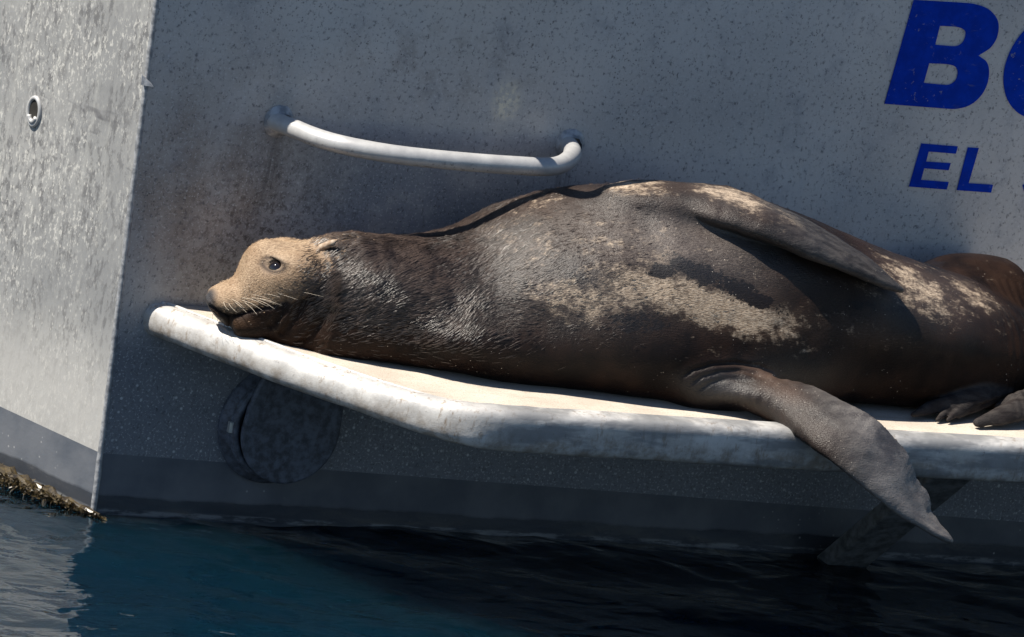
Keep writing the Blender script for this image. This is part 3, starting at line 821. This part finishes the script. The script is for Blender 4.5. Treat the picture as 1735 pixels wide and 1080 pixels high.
def vnoise(P, scale, seed=0):
    q = P * scale; i = np.floor(q).astype(np.int64); f = q - i; f = f * f * (3 - 2 * f)
    def h(a, b, c):
        n = (a * 374761393 + b * 668265263 + c * 2147483647 + seed * 1274126177) & 0xffffffff
        n = ((n ^ (n >> 13)) * 1274126177) & 0xffffffff; return ((n ^ (n >> 16)) & 0xffff) / 65535.0
    r = 0
    for a in (0, 1):
        for b in (0, 1):
            for c in (0, 1):
                w = (f[:, 0] if a else 1 - f[:, 0]) * (f[:, 1] if b else 1 - f[:, 1]) * (f[:, 2] if c else 1 - f[:, 2])
                r = r + w * h(i[:, 0] + a, i[:, 1] + b, i[:, 2] + c)
    return r

fld, gax = build_field()
def sample(p):
    q = (np.asarray(p) - BMIN) / VOX; i = np.floor(q).astype(int)
    if np.any(i < 0) or np.any(i >= np.array(fld.shape) - 1): return .3
    t = q - i; v = fld[i[0]:i[0]+2, i[1]:i[1]+2, i[2]:i[2]+2].astype(float)
    v = v[0] * (1 - t[0]) + v[1] * t[0]; v = v[0] * (1 - t[1]) + v[1] * t[1]; return v[0] * (1 - t[2]) + v[1] * t[2]
def skin(px, py):
    """where the line of sight meets the animal"""
    d = ray(px, py); s = 18.6; prev = .3
    while s < 22:
        p = CAM + d * s; v = sample(p)
        if v < 0: return p
        s += max(.0015, min(v * .5, .02)) if v < .25 else .02
    return at(px, py, -.4)

# the eye sits in a cut-out of the field
EYE = skin(463, 449); vd = ray(463, 449)
ER_ = .021
_g = np.array([sample(EYE + np.eye(3)[c] * .006) - sample(EYE - np.eye(3)[c] * .006) for c in range(3)]); _g /= np.linalg.norm(_g)
eye_c = EYE - _g * (ER_ - .0022)
ix0 = ((EYE - .045 - BMIN) / VOX).astype(int); ix1 = ix0 + 27
sl = tuple(slice(a, b) for a, b in zip(ix0, ix1))
X, Y, Z = np.meshgrid(*[gax[c][sl[c]] for c in range(3)], indexing='ij')
# almond opening: long axis along the head, front corner a little lower
du = (X - EYE[0]) * HF[0] + (Y - EYE[1]) * HF[1]; dl = (X - EYE[0]) * HL[0] + (Y - EYE[1]) * HL[1]; dz = Z - EYE[2]
ca_, sa_ = math.cos(-.22), math.sin(-.22)
e1_, e2_ = du * ca_ + dz * sa_, dz * ca_ - du * sa_
alm = np.sqrt((e1_ / .0225) ** 2 + (e2_ / (.0102 * np.clip(1 - .45 * np.maximum(e1_, 0) / .0200, .3, 1))) ** 2 + (dl / .017) ** 2)
al2 = np.sqrt((e1_ / .0200) ** 2 + (e2_ / .0115) ** 2)
fld[sl] -= (.0035 * np.exp(-((al2 - 1.35) / .28) ** 2) * (np.abs(dl) < .02) * np.clip(.35 + e2_ / .012, 0, 1)).astype(np.float32)
fld[sl] = np.maximum(fld[sl], (-(alm - 1) * .0125).astype(np.float32))

NV, NF = surface_nets(fld)
NV = BMIN + NV * VOX

# ---- colour zones kept as point attributes of the coat
def zone(px, py, rx, ry, rot=0.0, p=2):
    c = skin(px, py); d = NV - c
    ca, sa = math.cos(rot), math.sin(rot)
    u = (d[:, 0] * ca + d[:, 2] * sa) / (rx / 700.0); w_ = d[:, 2] * ca - d[:, 0] * sa
    v = np.sqrt(w_ ** 2 + (d[:, 1] * .33) ** 2) / (ry / 800.0)
    return np.exp(-(u * u + v * v) ** (p / 2))
def add(*zs): 
    r = np.zeros(len(NV))
    for z in zs: r = np.maximum(r, z)
    return r
hxv = (NV - H0) @ HF; hzv = NV[:, 2] - H0[2]; hyv = (NV - H0) @ HL
# head: pale tan coat fading back behind the ear; jaw shade painted in below the mouth
front = np.clip((hxv + .125 + .60 * hzv) / .19, 0, 1); front = front * front * (3 - 2 * front)
_mx, _mz = zip(*[head_xz(*p, .045) for p in ((352, 520), (372, 530), (388, 536), (406, 533), (424, 524), (442, 517), (462, 512), (480, 509), (520, 490), (560, 450))][::-1])
under = np.clip((hzv - np.interp(hxv, _mx, _mz) + .002) / .012, 0, 1)
headm = front * (.10 + .90 * under) * (1 - .25 * np.exp(-((hzv + .01) / .03) ** 2) * (hxv < .05))
dry = add(1.2 * zone(1235, 528, 135, 36, -.12), 1.1 * zone(1130, 494, 120, 38, -.1), .82 * zone(985, 510, 120, 34, -.05), .45 * zone(1100, 440, 170, 55, -.15), .35 * zone(880, 420, 120, 60), .8 * zone(1560, 490, 95, 42, -.35), .5 * zone(1460, 480, 70, 24, -.35),
          .3 * zone(1450, 560, 130, 35, -.1), .85 * zone(1240, 330, 105, 26, -.25), .62 * zone(1340, 372, 80, 20, -.45), .45 * zone(900, 345, 80, 24, .3), .85 * zone(1060, 314, 120, 15), .7 * zone(1650, 500, 60, 28, -.3), .3 * zone(1320, 590, 90, 40))
grey = add(1.0 * zone(1150, 415, 130, 50, -.15), .9 * zone(1235, 430, 80, 50, -.6), .45 * zone(1010, 395, 160, 60), .3 * zone(1450, 555, 120, 35), .3 * zone(930, 500, 160, 50))  # sheen on the flank, painted into the coat as paler grey
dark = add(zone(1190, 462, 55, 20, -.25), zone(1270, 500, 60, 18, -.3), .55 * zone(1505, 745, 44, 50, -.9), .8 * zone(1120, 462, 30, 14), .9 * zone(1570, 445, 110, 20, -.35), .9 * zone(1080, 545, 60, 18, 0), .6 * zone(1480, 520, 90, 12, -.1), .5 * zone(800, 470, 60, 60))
# bare flipper skin
def limb(st, grow):
    q = np.full(len(NV), 9.0)
    m = np.all((NV > np.min([np.minimum(a, b) for a, b, _ in st], 0) - .06) & (NV < np.max([np.maximum(a, b) for a, b, _ in st], 0) + .06), 1)
    q[m] = strip_dist(NV[m, 0], NV[m, 1], NV[m, 2], [(a, b, h * grow) for a, b, h in st]); return q
bare = np.clip(1 - limb(low_fl[3:], 1.4) / .012, 0, 1); _s = np.clip((NV[:, 0] - at(1290, 680, -.6)[0]) / .20, 0, 1); bare = bare * (_s * _s * (3 - 2 * _s))
bare2 = np.clip(1 - limb(up_fl[6:], 1.2) / .006, 0, 1) * np.clip((NV[:, 0] - P3(1300, 380, -.5)[0]) / .12, 0, 1)
for st in DIG: bare2 = np.maximum(bare2, np.clip(1 - limb(st, 1.15) / .006, 0, 1) * .7)
rootm = add(.9 * zone(1300, 634, 55, 10, -.15), .8 * zone(1325, 655, 30, 18))
_u = (NV - EYE) @ HF; _z = NV[:, 2] - EYE[2]; _a, _b = _u * math.cos(-.22) + _z * math.sin(-.22), _z * math.cos(-.22) - _u * math.sin(-.22)
_al = np.sqrt((_a / .0205) ** 2 + (_b / .0115) ** 2)
lash = np.exp(-((_al - 1.0) / .34) ** 2) * (np.abs((NV - EYE) @ HL) < .03)
lids = np.exp(-(np.linalg.norm((NV - EYE) * np.array([.75, 1, 1.15]), axis=1) / .026) ** 4)
nosem = np.exp(-(np.linalg.norm((NV - skin(353, 503)) * np.array([1, .5, .8]), axis=1) / .017) ** 4)
lip_pts = [head_xz(*p, .045) for p in ((358, 522), (372, 530), (388, 536), (406, 533), (424, 524), (442, 517), (462, 512), (480, 507))]
lip, _ = polydist(hxv, hzv, lip_pts); lipm = np.exp(-(lip / .0075) ** 2) * (hyv > .005) * (hxv > -.06)
muzz = np.exp(-((hxv - head_xz(385, 500)[0]) / .05) ** 2) * np.clip((head_xz(385, 508)[1] - hzv) / .022, 0, 1)
earm = np.exp(-(np.linalg.norm((NV - skin(555, 414)), axis=1) / .02) ** 4)
folds = np.exp(-((NV[:, 0] - skin(600, 500)[0]) / .22) ** 2) * (1 - front)

wet = add(.20 * zone(620, 480, 150, 80), 1.0 * zone(1150, 410, 220, 80), 1.0 * zone(940, 470, 200, 90), .8 * zone(780, 450, 140, 80), .9 * zone(1250, 335, 140, 40), .8 * zone(1580, 490, 120, 60), 1.0 * zone(1235, 655, 60, 26), .6 * zone(1350, 690, 120, 60))
# ---- fine shape: wet clumps on the neck, creases round the flipper root, small scars
nor = np.zeros_like(NV)
def normals():
    a = NV[NF[:, 2]] - NV[NF[:, 0]]; b = NV[NF[:, 3]] - NV[NF[:, 1]]; n = np.cross(a, b)
    r = np.zeros_like(NV)
    for k in range(4): np.add.at(r, NF[:, k], n)
    return r / np.maximum(np.linalg.norm(r, axis=1), 1e-12)[:, None]
nor = normals()
disp = np.zeros(len(NV))
Q = NV.copy(); Qr = np.stack([Q[:, 0] * .83 + Q[:, 2] * .55, Q[:, 1], Q[:, 2] * .83 - Q[:, 0] * .55], 1)
clump = vnoise(Qr * np.array([.45, 1, 1.3]), 95, 5) * .6 + vnoise(Qr * np.array([.5, 1, 1.2]), 190, 6) * .4
disp += folds * (clump - .5) * .0035
disp += (vnoise(Q, 14, 1) - .5) * .006 * (1 - headm) + (vnoise(Q, 38, 2) - .5) * .002 * (1 - headm)
for pts, a_ in (([(1148, 640), (1168, 624), (1200, 614), (1240, 611), (1285, 618), (1318, 634)], .006), ([(1158, 652), (1180, 634), (1212, 624), (1250, 622), (1290, 630)], .004), ([(1170, 660), (1195, 642), (1225, 634), (1262, 634)], .003)):
    L = [at(*p, -.565)[[0, 2]] for p in pts]
    g, t = polydist(NV[:, 0], NV[:, 2], L); ends = np.clip(t * 6, 0, 1) * np.clip((1 - t) * 6, 0, 1)
    disp -= a_ * np.exp(-(g / .0045) ** 2) * (NV[:, 1] < -.40) * ends
wr = np.clip((NV[:, 0] - skin(1690, 560)[0]) / .06, 0, 1)
disp += wr * (NV[:, 1] < -.22) * .0009 * np.sin(NV[:, 0] * 2 * math.pi / .022 + 2 * vnoise(Q, 12, 4))
disp += np.maximum(bare, 0) * (vnoise(Q * np.array([.6, 1, 1]), 50, 8) - .5) * .0012
NV = NV + nor * disp[:, None]

def mat_coat():
    M = Mat('sea_lion_coat')
    A = M.attr
    n1 = M.noise(1, 5, .65, M.map((26, 70, 70), (0, .25, 0))); n2 = M.noise(1, 4, .7, M.map((110, 380, 380), (0, .45, 0))); n3 = M.noise(9, 5, .6); n4 = M.noise(240, 3, .6); n5 = M.noise(60, 5, .75)
    rag = M.math('ADD', M.math('MULTIPLY', M.math('SUBTRACT', n1, .5), .7), M.math('MULTIPLY', M.math('SUBTRACT', n5, .5), 1.3))
    rag = M.math('ADD', rag, M.math('MULTIPLY', M.math('SUBTRACT', n2, .5), .6))
    rag = M.math('ADD', rag, M.math('MULTIPLY', M.math('SUBTRACT', M.noise(1, 4, .65, M.map((16, 30, 34), (0, .2, 0))), .5), 1.6))
    dryf = M.ramp(M.math('ADD', A('dry'), rag), .34, 1.05)
    col = M.mix(M.ramp(n3, .3, .7), (.0048, .0034, .0034), (.022, .0122, .0085))
    col = M.mix(M.math('MULTIPLY', M.ramp(A('dry'), .05, .85), M.ramp(n1, .25, .7, .35, .85)), col, (.075, .050, .037))
    greyf = M.math('MULTIPLY', A('grey'), M.ramp(n2, .34, .68, .30, 1.0))
    col = M.mix(M.math('MULTIPLY', greyf, .9), col, (.125, .100, .086))
    warm = M.mix(M.ramp(n2, .35, .65), (.24, .175, .12), (.58, .465, .35))
    col = M.mix(M.math('MULTIPLY', dryf, .88), col, warm)
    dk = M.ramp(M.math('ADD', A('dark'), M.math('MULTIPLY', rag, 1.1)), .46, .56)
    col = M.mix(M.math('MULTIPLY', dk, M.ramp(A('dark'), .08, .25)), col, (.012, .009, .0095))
    tan = M.mix(M.ramp(n2, .3, .7), (.21, .145, .095), (.42, .315, .22))
    tan = M.mix(M.ramp(M.noise(22, 4, .6), .40, .70, 0, .5), tan, (.17, .105, .062))
    hd = M.ramp(M.math('ADD', A('head'), M.math('MULTIPLY', M.math('SUBTRACT', n2, .5), .7)), .25, 1.12)
    col = M.mix(M.ramp(M.math('ADD', A('head'), M.math('MULTIPLY', M.math('SUBTRACT', n2, .5), .5)), .02, .45), col, (.075, .045, .029))
    col = M.mix(hd, col, tan)
    col = M.mix(M.math('MULTIPLY', A('muzz'), .8), col, (.075, .045, .028))
    gs = M.mix(M.ramp(M.noise(1, 5, .65, M.map((10, 30, 30), (0, .75, 0))), .32, .68), (.070, .063, .062), (.165, .152, .144))
    gs = M.mix(M.ramp(n5, .55, .75, 0, .6), gs, (.055, .045, .042))
    gs = M.mix(M.math('MULTIPLY', M.ramp(M.math('ADD', A('dark'), M.math('MULTIPLY', rag, .5)), .10, .60), .85), gs, (.03, .026, .028))
    col = M.mix(A('bare'), col, gs)
    ds = M.mix(M.ramp(n1, .35, .65), (.024, .022, .023), (.060, .055, .053))
    col = M.mix(A('bare2'), col, ds)
    col = M.mix(M.math('MULTIPLY', A('root'), M.ramp(n3, .25, .55, .2, .5)), col, (.16, .105, .08))
    col = M.mix(M.math('MULTIPLY', A('lids'), .28), col, (.36, .31, .27))
    col = M.mix(M.math('MULTIPLY', A('lash'), .85), col, (.03, .022, .02))
    col = M.mix(A('lip'), col, (.022, .016, .015))
    col = M.mix(A('nose'), col, (.05, .05, .055))
    col = M.mix(M.math('MULTIPLY', A('ear'), .8), col, (.40, .31, .24))
    # sand grains and salt stuck to the coat
    dg, _ = M.voro(85); gr = M.math('MULTIPLY', M.ramp(dg, .05, .10, 1, 0), M.ramp(M.noise(6, 3), .47, .60))
    col = M.mix(M.math('MULTIPLY', gr, .8), col, (.60, .54, .46))
    wetr = M.ramp(n2, .3, .7, .27, .42)
    rough = M.math('ADD', M.math('ADD', wetr, M.math('MULTIPLY', A('wet'), .16)), M.math('MULTIPLY', M.math('MAXIMUM', dryf, hd), .22))
    M.set(Base_Color=col, Roughness=rough, Specular_IOR_Level=M.math('ADD', .05, M.math('MULTIPLY', M.math('MAXIMUM', A('wet'), M.math('MULTIPLY', A('bare'), .85)), .95)))
    h = M.math('ADD', M.math('MULTIPLY', n2, 1.0), M.math('MULTIPLY', n4, .45))
    M.bump(h, .55, .004)
    return M.m

M_COAT = mat_coat()
lion = empty('sea_lion', (float(H0[0]) + .7, -.36, ZD), 'brown sea lion with tan head lying asprawl on the platform, flipper hanging over the rim', 'sea lion')
me = bpy.data.meshes.new('body')
me.vertices.add(len(NV)); me.vertices.foreach_set('co', (NV - np.array(lion.location)).astype(np.float32).ravel())
me.loops.add(NF.size); me.loops.foreach_set('vertex_index', NF.astype(np.int32).ravel())
me.polygons.add(len(NF)); me.polygons.foreach_set('loop_start', np.arange(0, NF.size, 4, dtype=np.int32))
me.update(calc_edges=True); me.validate()
for nm, v in (('dry', dry), ('dark', dark), ('grey', grey), ('head', headm), ('muzz', muzz * (1 - nosem)), ('bare', bare), ('bare2', bare2), ('root', rootm), ('lids', lids), ('lash', lash), ('wet', wet), ('lip', lipm), ('nose', nosem), ('ear', earm)):
    a = me.attributes.new(nm, 'FLOAT', 'POINT'); a.data.foreach_set('value', np.asarray(v, np.float32))
link('body', me, M_COAT, lion, True)
def local(V): return [np.asarray(v) - np.array(lion.location) for v in V]
# eye
M = Mat('dark_eye'); M.set(Base_Color=(.008, .006, .006), Roughness=.06, Coat_Weight=.6); M_EYE = M.m
bm = bmesh.new(); bmesh.ops.create_uvsphere(bm, u_segments=28, v_segments=18, radius=ER_)
for v in bm.verts: v.co = Vector(local([eye_c])[0]) + Vector((v.co.x * 1.05, v.co.y, v.co.z * .95))
em = bpy.data.meshes.new('eye'); bm.to_mesh(em); bm.free(); link('eye', em, M_EYE, lion, True)
# ear: small rolled flap
e0, e1 = skin(539, 424), skin(560, 420)
ep = [e0 + ray(540, 420) * .006, e0 - ray(540, 420) * .004 + np.array([.008, 0, .006]), e1 - ray(555, 412) * .012 + np.array([0, 0, .010]), e1 - ray(566, 408) * .017 + np.array([.013, 0, .018])]
cv = catmull(ep, 6); V, F = tube(cv, np.interp(np.linspace(0, 1, len(cv)), [0, .35, .75, 1], [.006, .0085, .0065, .0015]), 12)
M = Mat('ear_skin'); n = M.noise(80, 3); M.set(Base_Color=M.mix(M.ramp(n, .35, .65), (.26, .18, .12), (.44, .35, .27)), Roughness=.55)
link('ear_flap', mesh_from('ear_flap', local(V), F), M.m, lion, True)
# whiskers
M = Mat('pale_whisker'); M.set(Base_Color=(.62, .54, .44), Roughness=.35); M_WH = M.m
M = Mat('dark_whisker'); M.set(Base_Color=(.05, .04, .03), Roughness=.4); M_WD = M.m
def whisker(pxs, mat, r=.00045, out=.03):
    p0 = skin(*pxs[0]); pts = [p0 + ray(*pxs[0]) * .004]
    n = len(pxs) - 1
    for i, q in enumerate(pxs[1:], 1):
        t = i / n; d = ray(*q); s = (p0 - CAM) @ d; pts.append(CAM + d * (s - out * t))
    c = catmull(pts, 5); rad = np.linspace(r, r * .35, len(c))
    V, F = tube(c, rad, 5); link('whisker', mesh_from('whisker', local(V), F), mat, lion, True)
for w in (((432, 492), (470, 492), (510, 495), (548, 503)), ((428, 500), (455, 499), (475, 504)), ((420, 504), (450, 508), (478, 518)), ((412, 505), (438, 506), (468, 516)), ((405, 508), (425, 514), (446, 527)), ((395, 510), (408, 520), (418, 530)), ((386, 512), (393, 522), (402, 530)),
          ((400, 500), (430, 500), (462, 508)), ((424, 506), (446, 512), (466, 524)), ((410, 510), (424, 520), (436, 534)), ((402, 504), (428, 508), (455, 520)), ((436, 497), (470, 498), (505, 508)), ((390, 506), (402, 512), (414, 522)), ((426, 494), (460, 489), (496, 492)), ((378, 510), (382, 520), (388, 526)), ((418, 498), (448, 494), (480, 498))):
    whisker(w, M_WH)
for w in (((362, 528), (360, 538), (362, 548)), ((368, 534), (370, 548), (378, 560)), ((378, 545), (384, 562), (392, 578)), ((384, 548), (392, 572), (404, 600)), ((390, 552), (398, 576), (412, 596)), ((372, 538), (376, 552), (384, 562))):
    whisker(w, M_WD, .0005, .012)

# ---- wet hair clumps on the neck, short fuzz on the head
def tufts(name, weight, count, length, width, flow, lift, mat):
    nn_ = normals(); area = np.ones(len(NV))
    p = weight * area; p = p / p.sum()
    ids = rng.choice(len(NV), count, p=p)
    P = NV[ids] + rng.normal(scale=.0012, size=(count, 3)); N = nn_[ids]
    _w = np.stack([vnoise(P, 11, 21 + c) for c in range(3)], 1) - .5
    fl_ = np.array(flow)[None] + _w * .9 + rng.normal(scale=.06, size=(count, 3)); fl_ -= N * np.sum(fl_ * N, 1)[:, None]; fl_ /= np.linalg.norm(fl_, axis=1)[:, None]
    sd_ = np.cross(N, fl_); L = length * rng.uniform(.6, 1.3, count)[:, None]; W = width * rng.uniform(.6, 1.3, count)[:, None]
    li = lift * rng.uniform(.3, 1.5, count)[:, None]
    b = P - N * .001
    m = b + fl_ * L * .5 + N * L * li * .8
    t = b + fl_ * L + N * L * li * .75
    V = np.stack([b - sd_ * W * .7, b + sd_ * W * .7, m + sd_ * W, m - sd_ * W, m + N * W * .9, t, b + N * W * .6], 1).reshape(-1, 3)
    k = np.arange(count)[:, None] * 7
    # a small ridge: two faces from root to middle, two to the tip
    F4 = np.concatenate([k + np.array([[0, 6, 4, 3]]), k + np.array([[6, 1, 2, 4]])]); F3 = np.concatenate([k + np.array([[3, 4, 5]]), k + np.array([[4, 2, 5]])])
    m_ = bpy.data.meshes.new(name); m_.from_pydata((V - np.array(lion.location)).tolist(), [], F4.tolist() + F3.tolist()); m_.update()
    o = link(name, m_, mat, lion, True); o['kind'] = 'stuff'; return o
M = Mat('wet_hair'); n = M.noise(25, 3)
M.set(Base_Color=M.mix(M.ramp(n, .35, .65), (.018, .012, .010), (.06, .042, .034)), Roughness=.34, Specular_IOR_Level=.6); M_WET = M.m
M = Mat('tan_fuzz'); n = M.noise(60, 3)
M.set(Base_Color=M.mix(M.ramp(n, .35, .65), (.24, .15, .085), (.46, .33, .21)), Roughness=.6); M_FUZ = M.m
c_n = skin(625, 490)
wn_ = np.exp(-(((NV[:, 0] - c_n[0]) / .17) ** 2) ** 1.0) * (1 - front) * (.02 + .98 * np.clip((NV[:, 2] - .52) / .10, 0, 1)) * (nor[:, 1] < .45)
tufts('neck_hair', wn_, 30000, .019, .00062, (.84, 0, .46), .10, M_WET)
wb_ = np.clip((NV[:, 2] - .56) / .12, 0, 1) * np.exp(-(((NV[:, 0] - skin(860, 480)[0]) / .22) ** 2)) * (nor[:, 1] < .4) * (1 - front)
tufts('shoulder_hair', wb_, 9000, .012, .00045, (.92, 0, .32), .08, M_WET)
wh_ = headm ** 2 * (hxv < head_xz(372, 500)[0]) * (1 - np.clip(lids * 1.5, 0, 1))
tufts('head_fuzz', wh_, 6000, .0045, .0004, (.8, -.1, .15), .35, M_FUZ)

# ---- unseen handle added high on the transom to cast the shadow across the back
hp = [skin(px, py) for px, py in ((962, 330), (985, 336), (1040, 338), (1095, 338), (1140, 334), (1185, 324))]
hp = [p + to_sun * .52 for p in hp]
zh = float(np.mean([p[2] for p in hp])); yh = float(np.mean([p[1] for p in hp[1:4]]))
yh *= .86
xa, xb = hp[0][0] - .02, hp[3][0] + .02
pth = [np.array([xa - .01, .008, zh]), np.array([xa, yh * .6, zh]), np.array([xa + .03, yh * .95, zh]), np.array([xa + .09, yh, zh]), np.array([xb, yh, zh]), np.array([xb + .07, yh * .85, zh]), np.array([xb + .12, yh * .45, zh]), np.array([xb + .14, .008, zh])]
V, F = tube(catmull(pth, 8), .020, 16)
link('grab_rail', mesh_from('grab_rail', V, F), M_RAIL, boat, True)  # added out of view, for its shadow on the sea lion
